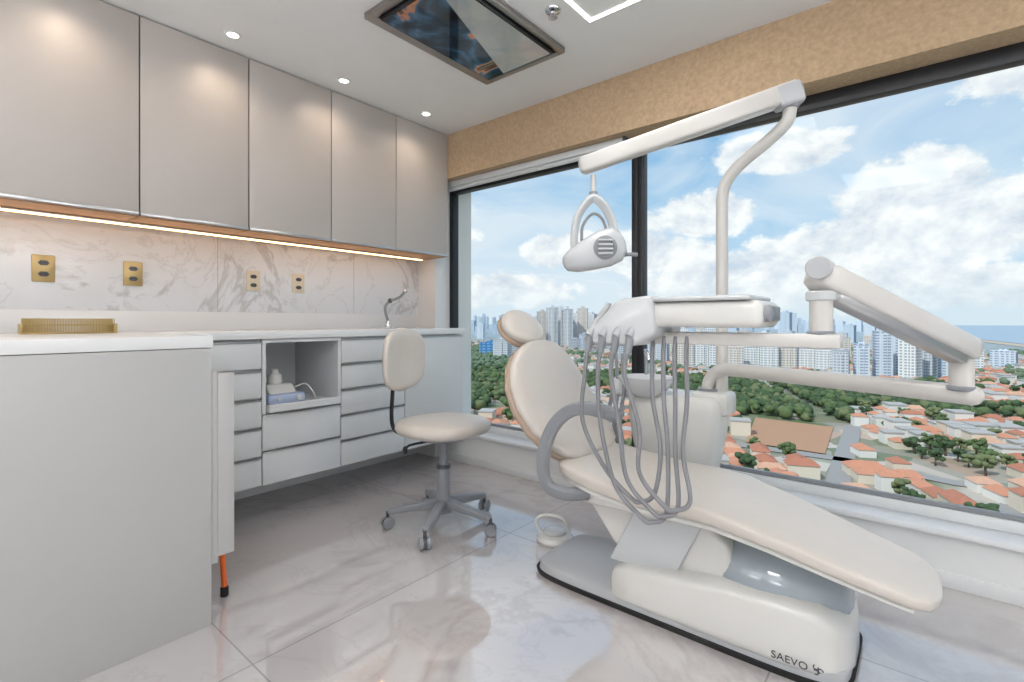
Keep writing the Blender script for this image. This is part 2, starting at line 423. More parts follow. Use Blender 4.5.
def square_lamp(x0,y0,s,en):
    t=thing('ceiling_light',(x0+s/2,y0+s/2,H-.01),'square recessed ceiling light with glowing white outline','ceiling light')
    b=MB(); w=.016
    for (a,c) in (((x0,y0),(x0+s,y0+w)),((x0,y0+s-w),(x0+s,y0+s)),((x0,y0+w),(x0+w,y0+s-w)),((x0+s-w,y0+w),(x0+s,y0+s-w))):
        b.box((a[0],a[1],H-.008),(c[0],c[1],H-.001),M_lamp)
    b.done('diffuser',t)
    b=MB(); w2=.012
    for (a,c) in (((x0-w2,y0-w2),(x0+s+w2,y0)),((x0-w2,y0+s),(x0+s+w2,y0+s+w2)),((x0-w2,y0),(x0,y0+s)),((x0+s,y0),(x0+s+w2,y0+s))):
        b.box((a[0],a[1],H-.005),(c[0],c[1],H-.001),M_white)
    b.box((x0+.016,y0+.016,H-.004),(x0+s-.016,y0+s-.016,H-.001),M_white)
    b.done('frame',t)
    light('lamp','AREA',(x0+s/2,y0+s/2,H-.015),t,en,(1,.98,.96),shape='SQUARE',size=s)
square_lamp(-1.175,1.37,.60,9)
square_lamp(-.6,-.9,.80,21)  # this fixture and the next are unseen, added to brighten the room
square_lamp(1.0,.6,.70,9)
for (x,y,e) in ((.2,YB+.12,34),(XR-.12,.9,30),(-1.9,YB+.12,30)):  # unseen lamps added as cool fill for the ceiling
    t=thing('added_uplighter',(x,y,1.55),'unseen slim white fill lamp added to brighten the ceiling','added fill lamp','added ceiling fill lamps')
    b=MB(); b.box((x-.1,y-.1,1.52),(x+.1,y+.1,1.56),M_white,.01); b.done('housing',t)
    light('lamp','AREA',(x,y,1.60),t,e,(.97,.985,1.0),shape='RECTANGLE',size=.9,size_y=.18,rot=(pi,0,0 if x<1 else pi/2))

# ceiling television
x0,x1,y0,y1=-1.915,-1.385,1.279,2.083
t=thing('ceiling_television',((x0+x1)/2,(y0+y1)/2,H-.04),'flat television in a champagne metal frame mounted in the ceiling','television')
b=MB(); w=.055
b.prism([(x0,y0),(x1,y0),(x1,y1),(x0,y1)],H-.012,H-.001,M_nickel,'xy',.002)
for lo,hi in (((x0,y0,H-.03),(x0+w,y1,H-.012)),((x1-w*.5,y0,H-.03),(x1,y1,H-.012)),((x0+w,y1-w*.6,H-.03),(x1-w*.5,y1,H-.012)),((x0+w,y0,H-.03),(x1-w*.5,y0+w*.6,H-.012))): b.box(lo,hi,M_nickel,.003)
b.done('frame',t)
b=MB(); b.box((x0+w+.008,y0+w*.6+.008,H-.042),(x1-w*.5-.008,y1-w*.6-.02,H-.013),M_black,.004); b.done('bezel',t)
b=MB(); b.box((x0+w+.018,y0+w*.6+.018,H-.0435),(x1-w*.5-.018,y1-w*.6-.03,H-.0421),M_screen); b.done('screen',t)

# ------------------------------------------------------------------ dental chair
ch=thing('dental_chair',(-.70,1.80,0),'reclined champagne leatherette dental chair on an ivory base','dental chair')
b=MB()
b.loft([superring((-.70,1.81,z),(1,0,0),(0,1,0),a,bb,7,64) for z,a,bb in ((0,.545,.205),(.018,.55,.21))],M_rubber)
b.loft([superring((-.70,1.81,z),(1,0,0),(0,1,0),a,bb,7,64) for z,a,bb in ((.018,.54,.2),(.045,.535,.195),(.055,.52,.18))],M_mgray)
b.done('base_plate',ch)
b=MB(); R=[]
for x,hw,zt in ((-.895,.14,.06),(-.885,.18,.11),(-.865,.20,.145),(-.80,.205,.165),(-.70,.208,.18),(-.6,.21,.195),(-.45,.212,.215),(-.32,.21,.22),(-.24,.197,.21),(-.19,.165,.18),(-.165,.12,.15),(-.155,.06,.12)):
    R.append(superring((x,1.81,(.02+zt)/2),(0,1,0),(0,0,1),hw,(zt-.02)/2,7,48))
b.loft(R,M_cream); cov=b.done('base_cover',ch,ang=50)
b=MB(); b.ell((-.385,1.82,.19),(.225,.185,.155),M_domem); b.ell((-.35,1.715,.315),(.012,.012,.012),M_dgray); b.done('dome_cover',ch,'glossy light grey plastic dome')
# logo
cu=bpy.data.curves.new('logo','FONT'); cu.body='SAEVO'; cu.size=.030; cu.extrude=.0006; cu.space_character=1.05
to=bpy.data.objects.new('tmp',cu); COL.objects.link(to)
dg=bpy.context.evaluated_depsgraph_get(); me=bpy.data.meshes.new_from_object(to.evaluated_get(dg)); bpy.data.objects.remove(to)
me.transform(Matrix.Rotation(pi/2,4,'X'))
me.materials.clear(); me.materials.append(M_ink)
lo=bpy.data.objects.new('logo_lettering',me); lo.location=(-.345,1.5965,.052); COL.objects.link(lo); tag(lo,cov,'dark grey SAEVO lettering')
b=MB()
for k in range(3):
    a=k*2*pi/3; cx,cz=-.228+.008*math.cos(a),.064+.008*math.sin(a)
    P=[V((cx+.006*math.cos(q),1.5965,cz+.006*math.sin(q))) for q in [a+j*.5 for j in range(10)]]
    b.tube(P,.0016,M_ink,n=6,raw=True)
b.done('logo_emblem',cov,'small dark swirl emblem')
b=MB(); b.prism([(-1.03,.405),(-.60,.405),(-.48,.30),(-.46,.15),(-.80,.12),(-.90,.21),(-1.0,.33)],1.665,1.935,M_cream,'xz',.02); b.done('lift_column',ch)
b=MB(); b.prism([(-.90,.15),(-.66,.15),(-.56,.36),(-.78,.39)],1.648,1.664,M_cream2,'xz',.006); b.done('lift_link',ch,'light grey lift link plate')
st=[(-1.115,.10,.010,.480),(-1.105,.17,.020,.490),(-1.07,.215,.030,.496),(-1.02,.236,.034,.494),(-.9,.248,.036,.480),(-.75,.25,.036,.467),(-.62,.245,.036,.470),(-.5,.234,.034,.463),(-.35,.214,.030,.428),(-.2,.194,.027,.388),(-.07,.174,.025,.356),(-.02,.162,.024,.343),(.01,.14,.020,.333),(.028,.10,.013,.326),(.036,.055,.006,.320)]
def yc(x): return 1.79-.03*max(0,min(1,(x+1.1)/1.1))
b=MB(); b.loft([superring((x,yc(x),zt-th),(0,1,0),(0,0,1),hw,th,4.2,56) for x,hw,th,zt in st],M_uph); b.done('seat_cushion',ch,ang=60)
b=MB(); b.loft([superring((x+.0,yc(x),zt-th*2.0),(0,1,0),(0,0,1),hw*.93,th*.38,5,48) for x,hw,th,zt in st[1:-3]],M_cream); b.prism([(-1.05,.425),(-.45,.41),(-.5,.365),(-1.0,.345)],1.60,1.97,M_cream,'xz',.02); b.done('seat_frame',ch,ang=50)
# backrest
YBK=1.81
p0=V((-1.045,YBK,.485)); p1=V((-1.355,YBK,.940)); dv=(p1-p0); LB=dv.length; dv.normalize(); nv=V((dv.z,0,-dv.x))
prof=[(0,.10,.3),(.02,.16,.6),(.06,.20,.9),(.15,.238,1),(.3,.266,1),(.5,.278,1),(.68,.264,1),(.82,.225,1),(.91,.175,.95),(.96,.13,.8),(.99,.07,.5),(1.0,.03,.25)]
def curve(s): return .05*(1-(2*s-1)**2)*-1
b=MB(); b.loft([superring(p0+dv*LB*s+nv*curve(s),(0,1,0),nv,w,.040*f,2.6,48) for s,w,f in prof],M_uph); b.done('backrest_cushion',ch,ang=60)
b=MB(); b.loft([superring(p0+dv*LB*s+nv*(curve(s)-.03),(0,1,0),nv,w+.002,.032*f,3,48) for s,w,f in prof],M_tan); b.done('backrest_shell',ch,'tan leatherette back shell',ang=60)
hc=V((-1.43,YBK-.01,1.000)); hd=V((-.62,0,.78)).normalized(); hn=V((hd.z,0,-hd.x))
b=MB(); b.loft([superring(hc+hd*(.095*math.sin(a)),(0,1,0),hn,.132*math.cos(a)+.002,.034*math.cos(a)**.6+.001,2.4,40) for a in [(-pi/2*.98)+i*pi*.98/12 for i in range(13)]],M_uph); h=b.done('headrest',ch,ang=60)
b=MB(); b.loft([superring(hc-hn*.03+hd*(.095*math.sin(a)),(0,1,0),hn,.132*math.cos(a)+.002,.025*math.cos(a)**.6+.001,2.6,40) for a in [(-pi/2*.98)+i*pi*.98/12 for i in range(13)]],M_tan); b.done('headrest_shell',h,'tan leatherette headrest back',ang=60)
b=MB(); b.arm(p1-nv*.03-dv*.12,hc-nv*.04,(.05,.012),(.05,.012),M_chrome,rd=.008); b.done('headrest_bracket',ch,'chrome headrest bracket')
b=MB(); b.tube([(-.79,1.50,.712),(-.84,1.50,.722),(-.92,1.50,.725),(-.99,1.50,.70),(-1.05,1.50,.64),(-1.085,1.50,.56),(-1.095,1.50,.48),(-1.075,1.505,.42),(-1.02,1.53,.395),(-.96,1.60,.39)],.02,M_gray,n=24,flat=(.016,.024))
b.ell((-.80,1.50,.714),(.03,.028,.018),M_gray); b.done('armrest',ch,'grey curved armrest')

# foot control
t=thing('foot_control',(-1.36,1.93,0),'small white foot pedal on the floor beside the chair base','foot pedal')
b=MB(); b.lathe([(0,0),(.085,0),(.088,.012),(.078,.028),(.05,.035),(0,.036)],(-1.34,1.93,0),M_cream); b.done('base',t)
b=MB(); b.ell((-1.34,1.93,.04),(.055,.055,.02),M_cream2); b.done('pedal',t)
b=MB(); b.tube([(-1.40,1.90,.03),(-1.42,1.89,.08),(-1.38,1.90,.115),(-1.30,1.93,.11),(-1.27,1.95,.05)],.008,M_cream); b.done('handle',t)

# ------------------------------------------------------------------ delivery unit
du=thing('dental_unit',(-.88,2.24,0),'ivory dental delivery unit with cuspidor, jointed arms and hoses','dental unit')
b=MB(); R=[]
for z,a,bb in ((0,.16,.10),(.02,.17,.11),(.35,.17,.11),(.5,.20,.125),(.62,.215,.13),(.68,.21,.125),(.70,.19,.11)):
    R.append(superring((-.88,2.26,z),(1,0,0),(0,1,0),a,bb,4,48))
b.loft(R,M_cream); b.done('unit_body',du,ang=50)
b=MB(); b.lathe([(.0,-.07),(.05,-.07),(.09,-.04),(.125,.01),(.13,.022),(.12,.022),(.085,-.02),(.04,-.05),(0,-.052)],(-.98,2.14,.755),M_cream2); b.done('cuspidor_bowl',du,'glossy light grey spittoon bowl')
b=MB(); b.tube([(-1.03,2.25,.70),(-1.03,2.25,.84),(-1.02,2.22,.89),(-.99,2.18,.88),(-.98,2.17,.85)],.008,M_chrome); b.done('water_spout',du,'thin chrome bent spout')
b=MB(); b.arm((-1.10,2.20,.70),(-1.10,2.08,.74),(.06,.09),(.06,.09),M_cream2); b.done('suction_holder',du)
for k in range(3):
    b=MB(); b.cyl((-1.13+k*.03,2.10,.70),(-1.135+k*.03,2.09,.88),.010,M_gray,r1=.007,n=14); b.done('suction_handpiece',du,'slim grey suction handpiece')
    b=MB(); x=-1.13+k*.03; b.tube([(x,2.10,.70),(x-.01,2.08,.55),(x+.03,2.10,.40),(x+.10,2.16,.34),(-.98,2.22,.42)],.009,M_hose,n=10); b.done('suction_hose',du,'thick grey suction hose')
b=MB(); b.box((-.80,2.20,.62),(-.64,2.34,.72),M_cream,.02); b.lathe([(0,0),(.05,0),(.048,.03),(0,.03)],(-.74,2.27,.70),M_gray); b.done('arm_hub',du)
b=MB(); b.tube([(-.745,2.27,.40),(-.745,2.27,.58),(-.745,2.27,.70),(-.735,2.265,.765),(-.695,2.25,.81),(-.62,2.215,.823),(-.45,2.135,.823),(-.2,2.02,.823),(.02,1.92,.823),(.10,1.883,.823)],.028,M_arm,n=24); b.ell((.10,1.883,.823),(.028,.028,.028),M_arm); b.done('support_arm',du,ang=60)
b=MB(); b.cyl((.08,1.885,.84),(.08,1.885,.93),.028,M_arm,bev=.004); b.cyl((.08,1.885,.835),(.08,1.885,.848),.034,M_gray,bev=.003); b.done('arm_joint',du)
b=MB(); b.arm((-.215,1.435,1.15),(.105,1.905,.943),(.085,.068),(.075,.06),M_arm,e=5,rd=.04)
b.done('spring_arm',du)
b=MB(); b.arm((-.185,1.47,1.105),(.08,1.865,.925),(.055,.05),(.05,.04),M_alu,e=5,rd=.02); b.done('spring_arm_underside',du,'metallic underside of the spring arm')
b=MB(); b.cyl((-.20,1.455,.96),(-.20,1.455,1.10),.026,M_arm,bev=.003); b.cyl((-.20,1.455,1.08),(-.20,1.455,1.105),.034,M_cream2,bev=.004); b.cyl((-.20,1.455,.995),(-.20,1.455,1.005),.031,M_gray,bev=.003); b.cyl((-.2,1.41,1.16),(-.2,1.50,1.16),.029,M_mgray,bev=.003); b.done('arm_joint',du)
b=MB(); b.box((-.66,1.425,.962),(-.155,1.485,.998),M_arm,.006); b.done('console_bar',du)
b=MB(); b.prism([(-.835,.955),(-.825,.985),(-.71,1.095),(-.60,1.105),(-.59,.99),(-.66,.955)],1.34,1.56,M_cream2,'xz',.018)
b.box((-.63,1.36,1.012),(-.315,1.57,1.085),M_cream,.022,seg=4)
b.box((-.64,1.35,1.085),(-.34,1.58,1.098),M_cream2,.006)
con=b.done('instrument_console',du,ang=50)
b=MB(); b.cyl((-.318,1.40,1.05),(-.300,1.40,1.05),.022,M_gray,bev=.004); b.done('control_knob',con)
b=MB(); b.box((-.318,1.44,1.03),(-.308,1.54,1.07),M_gray,.004); b.done('control_panel',con)
hx=[-.80,-.755,-.71,-.665]
for i,x in enumerate(hx):
    b=MB(); b.cyl((x,1.345,.985),(x-.004,1.335,.935),.014,M_gray,r1=.010,n=16); b.cyl((x+.035,1.40,1.085),(x,1.335,.985),.009,M_mgray,r1=.013,n=16)
    b.done('handpiece',du,'slim grey metal dental handpiece')
    xe=-.63+i*.034; xb=-.64+i*.034; zb=.50-.025*((i*2)%3)
    b=MB(); b.tube([(x-.004,1.335,.94),(x-.010,1.33,.87),(x+.018*(i-1.2),1.335,.72),((x+xb)/2-.035,1.345,zb+.09),(xb-.03,1.35,zb+.012),(xb,1.36,zb),(xb+.04,1.37,zb+.035),(xe+.04-.012*i,1.385,.66),(xe+.01,1.40,.80),(xe,1.42,.93),(xe,1.43,.985)],.0068,M_hose,n=10,k=10); b.done('instrument_hose',du,'long looping grey silicone hose')

# ------------------------------------------------------------------ operating light
ol=thing('operating_light',(-.69,2.27,.70),'ivory dental operating light on a tall bent pole and swing arm','dental lamp')
b=MB(); b.tube([(-.685,2.27,.72),(-.685,2.27,1.2),(-.685,2.27,1.50),(-.683,2.27,1.58),(-.665,2.27,1.64),(-.61,2.265,1.70),(-.50,2.26,1.775),(-.43,2.25,1.83),(-.415,2.245,1.88),(-.415,2.245,1.90)],.025,M_arm,n=24); b.done('pole',ol,ang=60)
b=MB(); b.cyl((-.415,2.245,1.88),(-.415,2.245,1.935),.032,M_gray,bev=.004); b.done('pole_joint',ol)
b=MB(); b.arm((-.385,2.265,1.955),(-1.115,1.785,1.675),(.075,.08),(.065,.068),M_arm,e=6,rd=.02); b.done('swing_arm',ol)
b=MB(); b.arm((-.378,2.27,1.945),(-.47,2.21,1.915),(.085,.09),(.08,.085),M_mgray,e=6,rd=.015); b.done('arm_end_cap',ol)
b=MB(); b.cyl((-1.065,1.815,1.64),(-1.065,1.815,1.55),.011,M_arm); b.cyl((-1.065,1.815,1.57),(-1.065,1.815,1.54),.018,M_gray,bev=.003); b.done('hanger',ol)
R_=V((.77,.64,0)); F_=V((-.64,.77,0))
lc=V((-1.055,1.81,1.325))
def lp(a,bq,c): return lc+R_*a+F_*bq+V((0,0,c))
b=MB(); b.tube([lp(-.085,0,-.03),lp(-.085,0,.06),lp(-.07,0,.14),lp(-.03,0,.20),lp(.0,0,.215),lp(.04,0,.18),lp(.07,0,.12),lp(.085,0,.05)],.012,M_cream2,n=20,flat=(.011,.018))
b.tube([lp(-.055,0,.03),lp(-.05,0,.10),lp(-.01,0,.15),lp(.03,0,.13),lp(.055,0,.06)],.006,M_gray,n=12)
b.done('yoke',ol)
ax=(R_*.93+V((0,0,.36))).normalized(); up=(V((0,0,.93))-R_*.36).normalized(); fr=ax.cross(up).normalized()
b=MB(); R=[]
for s,w,hh in ((-.140,.02,.012),(-.13,.05,.032),(-.09,.078,.052),(-.03,.09,.066),(.04,.09,.078),(.09,.078,.074),(.12,.05,.05),(.13,.02,.02)):
    R.append(superring(lc+ax*s+V((0,0,-.01)),fr,up,w*.8,hh,3,36))
b.loft(R,M_cream2); hd_=b.done('lamp_head',ol,ang=50)
RZ=Matrix.Rotation(math.radians(39.7),4,'Z')
b=MB()
b.lathe([(0,0),(.048,0),(.048,.008),(.036,.012),(.034,.008),(0,.008)],lc-F_*.066+R_*.03,M_gray,M=RZ@Matrix.Rotation(pi/2,4,'X'))
for k in range(4): b.box((-.03,-.003,-.028+.018*k),(.03,.003,-.020+.018*k),M_cream2,.002,M=Matrix.Translation(lc-F_*.078+R_*.03)@RZ)
b.done('vent_grille',hd_)
b=MB(); b.tube([lp(.09,-.01,-.03),lp(.13,-.01,-.02),lp(.17,-.01,-.02),lp(.175,-.01,-.02)],.008,M_gray,n=12); b.done('grip',hd_)

# ------------------------------------------------------------------ stool
sx,sy=-1.87,1.71
stl=thing('operator_stool',(sx,sy,0),'champagne leatherette swivel stool with backrest on five grey castors','stool')
b=MB(); b.loft([superring((sx,sy,z),(1,0,0),(0,1,0),r,r,2.3,48) for r,z in ((.10,.465),(.19,.468),(.220,.478),(.230,.495),(.228,.515),(.215,.528),(.17,.536),(.1,.539),(.02,.540))],M_uph)
b.cyl((sx,sy,.44),(sx,sy,.468),.12,M_gray,r1=.18,n=40); b.done('seat',stl,ang=60)
b=MB(); b.cyl((sx,sy,.10),(sx,sy,.30),.033,M_gray); b.cyl((sx,sy,.30),(sx,sy,.44),.020,M_gray); b.cyl((sx,sy,.29),(sx,sy,.305),.036,M_dgray); b.done('gas_column',stl)
b=MB(); b.tube([(sx,sy,.435),(sx-.05,sy-.07,.425),(sx-.09,sy-.14,.415),(sx-.095,sy-.16,.40)],.006,M_black,n=10); b.ell((sx-.096,sy-.165,.395),(.012,.012,.02),M_black); b.done('height_lever',stl)
bd=V((-.94,-.34,0)).normalized(); tn=V((-bd.y,bd.x,0))
bc=V((sx,sy,0))+bd*.265
b=MB(); b.tube([V((sx,sy,.446))+bd*.08,V((sx,sy,.44))+bd*.22,V((sx,sy,.46))+bd*.285,V((sx,sy,.53))+bd*.305,V((sx,sy,.70))+bd*.295,V((sx,sy,.80))+bd*.29],.012,M_black,n=16,flat=(.012,.007)); b.done('backrest_bar',stl)
b=MB(); R=[]
for i in range(17):
    s=-1+2*i/16; zc=.83+.165*s; w=.19*(1-abs(s)**3.2)**.45 if abs(s)<1 else .02
    w=max(w,.02); th=.03*(1-abs(s)**6)**.5+.003 if abs(s)<1 else .004
    ring=[]
    for j in range(40):
        t=2*pi*j/40; a=math.copysign(abs(math.cos(t))**.8,math.cos(t))*w; c=math.copysign(abs(math.sin(t))**.8,math.sin(t))*th
        q=-(a*a)*1.3
        ring.append(V((bc.x,bc.y,zc))+tn*a+bd*(c+q-.02*s*s))
    R.append(ring)
b.loft(R,M_uph); b.done('backrest',stl,ang=60)
b=MB(); b.lathe([(0,.07),(.045,.07),(.045,.12),(.036,.145),(0,.15)],(sx,sy,0),M_gray)
ang0=math.radians(12)
ends=[]
for k in range(5):
    a=ang0+k*2*pi/5; e=V((sx+.275*math.cos(a),sy+.275*math.sin(a),.085)); ends.append((a,e))
    b.arm((sx+.02*math.cos(a),sy+.02*math.sin(a),.115),e,(.05,.05),(.034,.028),M_gray,e=4,rd=.012)
bs=b.done('star_base',stl,ang=50)
for a,e in ends:
    tg=V((-math.sin(a+.5),math.cos(a+.5),0)); b=MB()
    c=V((e.x,e.y,.03))
    b.cyl(c+tg*.008,c+tg*.026,.029,M_gray,n=24,bev=.004); b.cyl(c-tg*.026,c-tg*.008,.029,M_gray,n=24,bev=.004)
    b.cyl(c-tg*.02,c+tg*.02,.009,M_dgray,n=12); b.cyl((e.x,e.y,.035),(e.x,e.y,.085),.008,M_dgray,n=12)
    b.cyl(c-tg*.008,c+tg*.008,.024,M_dgray,n=20)
    b.done('castor',bs,'grey twin-wheel castor')

# ------------------------------------------------------------------ the city below
GZ=-60.0
def pol(azd,r): a=math.radians(azd); return (r*math.sin(a),r*math.cos(a))
def simple(name,verts,faces,mats,midx=None,label=None,cat=None,kind=None,group=None,smooth=False,loc=(0,0,0)):
    me=bpy.data.meshes.new(name); me.from_pydata(verts,[],faces)
    for m in mats: me.materials.append(m)
    if midx: me.polygons.foreach_set('material_index',midx)
    if smooth: me.polygons.foreach_set('use_smooth',[True]*len(faces))
    o=bpy.data.objects.new(name,me); o.location=V(loc); COL.objects.link(o)
    return tag(o,None,label,cat,group,kind)
def groundmat():
    m,nt,p,o=newmat('city_ground')
    pos=wpos(nt); vl=nt.nodes.new('ShaderNodeVectorMath'); vl.operation='LENGTH'; nt.links.new(pos,vl.inputs[0])
    r=vl.outputs['Value']
    vo=nt.nodes.new('ShaderNodeTexVoronoi'); vo.inputs['Scale'].default_value=.055; nt.links.new(pos,vo.inputs['Vector'])
    sc_=nt.nodes.new('ShaderNodeSeparateColor'); nt.links.new(vo.outputs['Color'],sc_.inputs[0])
    c=ramp(nt,sc_.outputs[0],[(0,L(150,146,136)),(.3,L(170,162,148)),(.45,L(110,120,90)),(.62,L(184,158,140)),(.8,L(200,194,184)),(1,L(94,112,78))])
    n=noise(nt,pos,.02,4); g=ramp(nt,n.outputs[0],[(.5,(0,0,0)),(.6,(1,1,1))])
    c2=mixc(nt,g,c,L(98,114,78))
    n3=noise(nt,pos,.004,4); g3=ramp(nt,n3.outputs[0],[(.45,(0,0,0)),(.55,(1,1,1))])
    c2=mixc(nt,mth(nt,'MULTIPLY',g3,.5),c2,L(116,130,106))
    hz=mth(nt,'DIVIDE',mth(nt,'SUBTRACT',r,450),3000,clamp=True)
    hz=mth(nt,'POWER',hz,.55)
    c3=mixc(nt,mth(nt,'MULTIPLY',hz,.9),c2,L(160,180,194))  # aerial haze painted into the ground colour, stronger with distance
    nt.links.new(c3,p.inputs['Base Color']); p.inputs['Roughness'].default_value=.95
    return m
N=96
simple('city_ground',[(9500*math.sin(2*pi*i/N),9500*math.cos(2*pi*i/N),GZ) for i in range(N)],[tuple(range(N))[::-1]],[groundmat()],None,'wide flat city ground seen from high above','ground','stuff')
M_sea=mat('sea_water',L(136,168,190),.35,var=.05,scale=.01)
M_beach=mat('beach_sand',L(190,178,160),.9)
sp=[(1500,30),(1560,13),(1750,7),(2300,3.2),(3600,1),(6000,-.8),(9400,-2),(9400,10),(9400,30),(9400,60),(1500,60)]
simple('sea',[(*pol(a,r),GZ+1.6) for r,a in sp],[tuple(range(len(sp)))],[M_sea],None,'pale blue sea stretching to the horizon','sea','stuff')
bp_=[(1340,30),(1400,13),(1560,7),(2050,3.2),(3200,1),(6000,-.9),(6000,-.5),(3700,1.3),(2400,3.6),(1850,7.5),(1700,13),(1600,30)]
simple('beach',[(*pol(a,r),GZ+.9) for r,a in bp_],[tuple(range(len(bp_)))],[M_beach],None,'sandy beach strip along the sea','beach','stuff')
M_field=mat('bare_red_soil',L(182,142,112),.95,var=.08,scale=.05)
fp=[pol(-14.5,275),pol(-7.5,268),pol(-6.8,338),pol(-13.6,348)]
simple('dirt_field',[(x,y,GZ+.5) for x,y in fp],[(0,1,2,3)],[M_field],None,'bare reddish dirt sports field among houses','field','stuff')
M_road=mat('asphalt',L(156,154,152),.9)
def road(azs):
    P=[V((*pol(a,r),GZ+.35)) for a,r in azs]; vs=[];fs=[]
    for i,p in enumerate(P):
        d=(P[min(i+1,len(P)-1)]-P[max(i-1,0)]).normalized(); n=V((d.y,-d.x,0))*4.0
        vs+= [tuple(p-n),tuple(p+n)]
        if i: fs.append((2*i-2,2*i-1,2*i+1,2*i))
    simple('street',vs,fs,[M_road],None,'straight pale asphalt street between houses','street')
road([(-9,110),(-7.2,180),(-6,260),(-5.2,350)]); road([(10,260),(2,250),(-6,262),(-14.8,268),(-26,300),(-38,330)]); road([(3,130),(5.5,220),(7,330),(8,520)])

def azr(x,y): return math.degrees(math.atan2(x,y)),math.hypot(x,y)
def zone(x,y):
    a,r=azr(x,y)
    if -14.9<a<-6.5 and 262<r<352: return 'field'
    if abs(a-(-9+ (r-110)*.016))*r*.01745<8 and r<350: return 'road'
    if abs(r-262)<8 and -15<a<12: return 'road'
    if a<-38.5 and 330<r<1150: return 'forest'
    if -38.5<=a<-24 and 420<r<900 and math.sin(x*.02)+math.cos(y*.017)>.2: return 'forest'
    if -16.5<a<-5 and 352<=r<560: return 'forest'
    if -24<a<-16.5 and 380<r<560: return 'forest'
    if -5<=a<8 and 420<r<480: return 'forest'
    if math.sin(x*.05+1)+math.cos(y*.043)>1.5: return 'forest'
    if a>-1 and r>1150: return 'none'
    return 'town'
# towers (placed first so houses and trees keep clear of them)
def facade(name,wall,glass,fz=3.0,fx=3.4,hw=.5):
    m,nt,p,o=newmat(name); tc=texco(nt); s=nt.nodes.new('ShaderNodeSeparateXYZ'); nt.links.new(tc,s.inputs[0])
    a=mth(nt,'FRACT',mth(nt,'DIVIDE',s.outputs[2],fz)); c=mth(nt,'FRACT',mth(nt,'DIVIDE',mth(nt,'ADD',s.outputs[0],s.outputs[1]),fx))
    f=mth(nt,'MULTIPLY',mth(nt,'LESS_THAN',a,hw),mth(nt,'LESS_THAN',c,.62))
    nt.links.new(mixc(nt,f,wall,glass),p.inputs['Base Color']); p.inputs['Roughness'].default_value=.7
    return m
fac=[facade('white_facade',L(234,234,232),L(154,166,180)),facade('cream_facade',L(228,218,205),L(150,156,166)),facade('pale_blue_facade',L(212,220,230),L(144,162,182),3,5),facade('grey_facade',L(208,212,216),L(142,152,166),3,2.6)]
facfar=[facade('haze_tinted_white_facade',L(214,222,230),L(186,198,210),3.2,4),facade('haze_tinted_grey_facade',L(196,208,219),L(174,190,204),3.2,4)]  # paler, bluer facade colours with distance haze mixed in
M_blue=facade('bright_blue_facade',L(80,146,204),L(150,190,220),5,8)
TP=[]
def tower(a,r,w,d,h,m,lab,rot=None,grp='apartment towers on the skyline',force=True):
    x,y=pol(a,r)
    if any((x-p)**2+(y-q)**2<(26 if force else 46)**2 for p,q in TP):
        if not force: return None
    TP.append((x,y))
    b=MB(); b.box((-w/2,-d/2,0),(w/2,d/2,h),m)
    b.box((-w*.18,-d*.2,h),(w*.18,d*.2,h+h*.05+2),m)
    for k in (-1,1): b.box((k*w*.5-.9*(k>0),-d*.3,2),(k*w*.5+.9*(k<0)+(.0),d*.3,h-2),m)
    b.box((-w*.16,-d/2-1.2,3),(w*.16,-d/2,h-3),m)
    b.box((-w/2-.4,-d/2-.4,h),(w/2+.4,d/2+.4,h+.9),m)
    o=b.done('apartment_tower',None,lab,'building',grp,origin=(0,0,0)); o.location=(x,y,GZ)
    o.rotation_euler=(0,0,-math.radians(a)+ (random.uniform(-.5,.5) if rot is None else rot)); return o
W='tall white apartment tower with rows of windows'
for a,r,w,h in ((-37.2,1150,24,62),(-36.2,1250,26,84),(-35.1,1180,24,92),(-34.2,1220,26,95),(-33.4,1150,22,88),(-32.5,1260,30,80),(-31.6,1190,24,90),(-30.7,1240,26,78),(-29.5,1200,24,60)):
    tower(a,r,w,20,h,random.choice(fac[:3]),W)
for i in range(9): 
    a=-20.5+i*1.62; tower(a,690+random.uniform(-25,40),20,16,random.uniform(27,36),fac[0] if i%3 else fac[1],'mid-rise white slab apartment block with balconies',.1,'row of slab apartment blocks')
for i in range(7):
    a=-19.8+i*2.1; tower(a,860+random.uniform(-25,60),24,16,random.uniform(34,42),fac[(i+1)%4],'mid-rise white slab apartment block with balconies',.1,'row of slab apartment blocks')
for a,r,w,h in ((-4.6,640,14,36),(-3.0,660,15,50),(-2.0,700,16,53),(-1.0,650,15,48),(.1,690,15,44),(1.2,720,17,40),(-6.2,620,14,30),(3.0,820,20,26),(5,900,24,22),(8.5,860,22,24)):
    tower(a,r,w,15,h,random.choice(fac),W)
for a,r,w,h in ((-42.2,900,40,22),(-40.8,820,26,30),(-39.4,880,22,36),(-27.5,760,22,36),(-26,900,22,44),(-24.4,820,24,40),(-23,760,20,32)):
    tower(a,r,w,18,h,M_blue if a==-42.2 else random.choice(fac),'bright blue low commercial block' if a==-42.2 else W)
for i in range(30):
    a=random.uniform(-38,-1.5); r=random.uniform(930,1350); tower(a,r,random.uniform(18,28),16,random.uniform(18,46),random.choice(fac),'mid-rise pale apartment building among trees',None,'apartment towers on the skyline',False)
for i in range(165):
    a=random.uniform(-50,-1.2); r=random.uniform(1400,3900); tower(a,r,random.uniform(16,32),random.uniform(16,26),random.uniform(32,78)*(1+ r/9000),random.choice(facfar),'distant apartment tower in haze-tinted colours on the horizon',None,'apartment towers on the skyline',False)

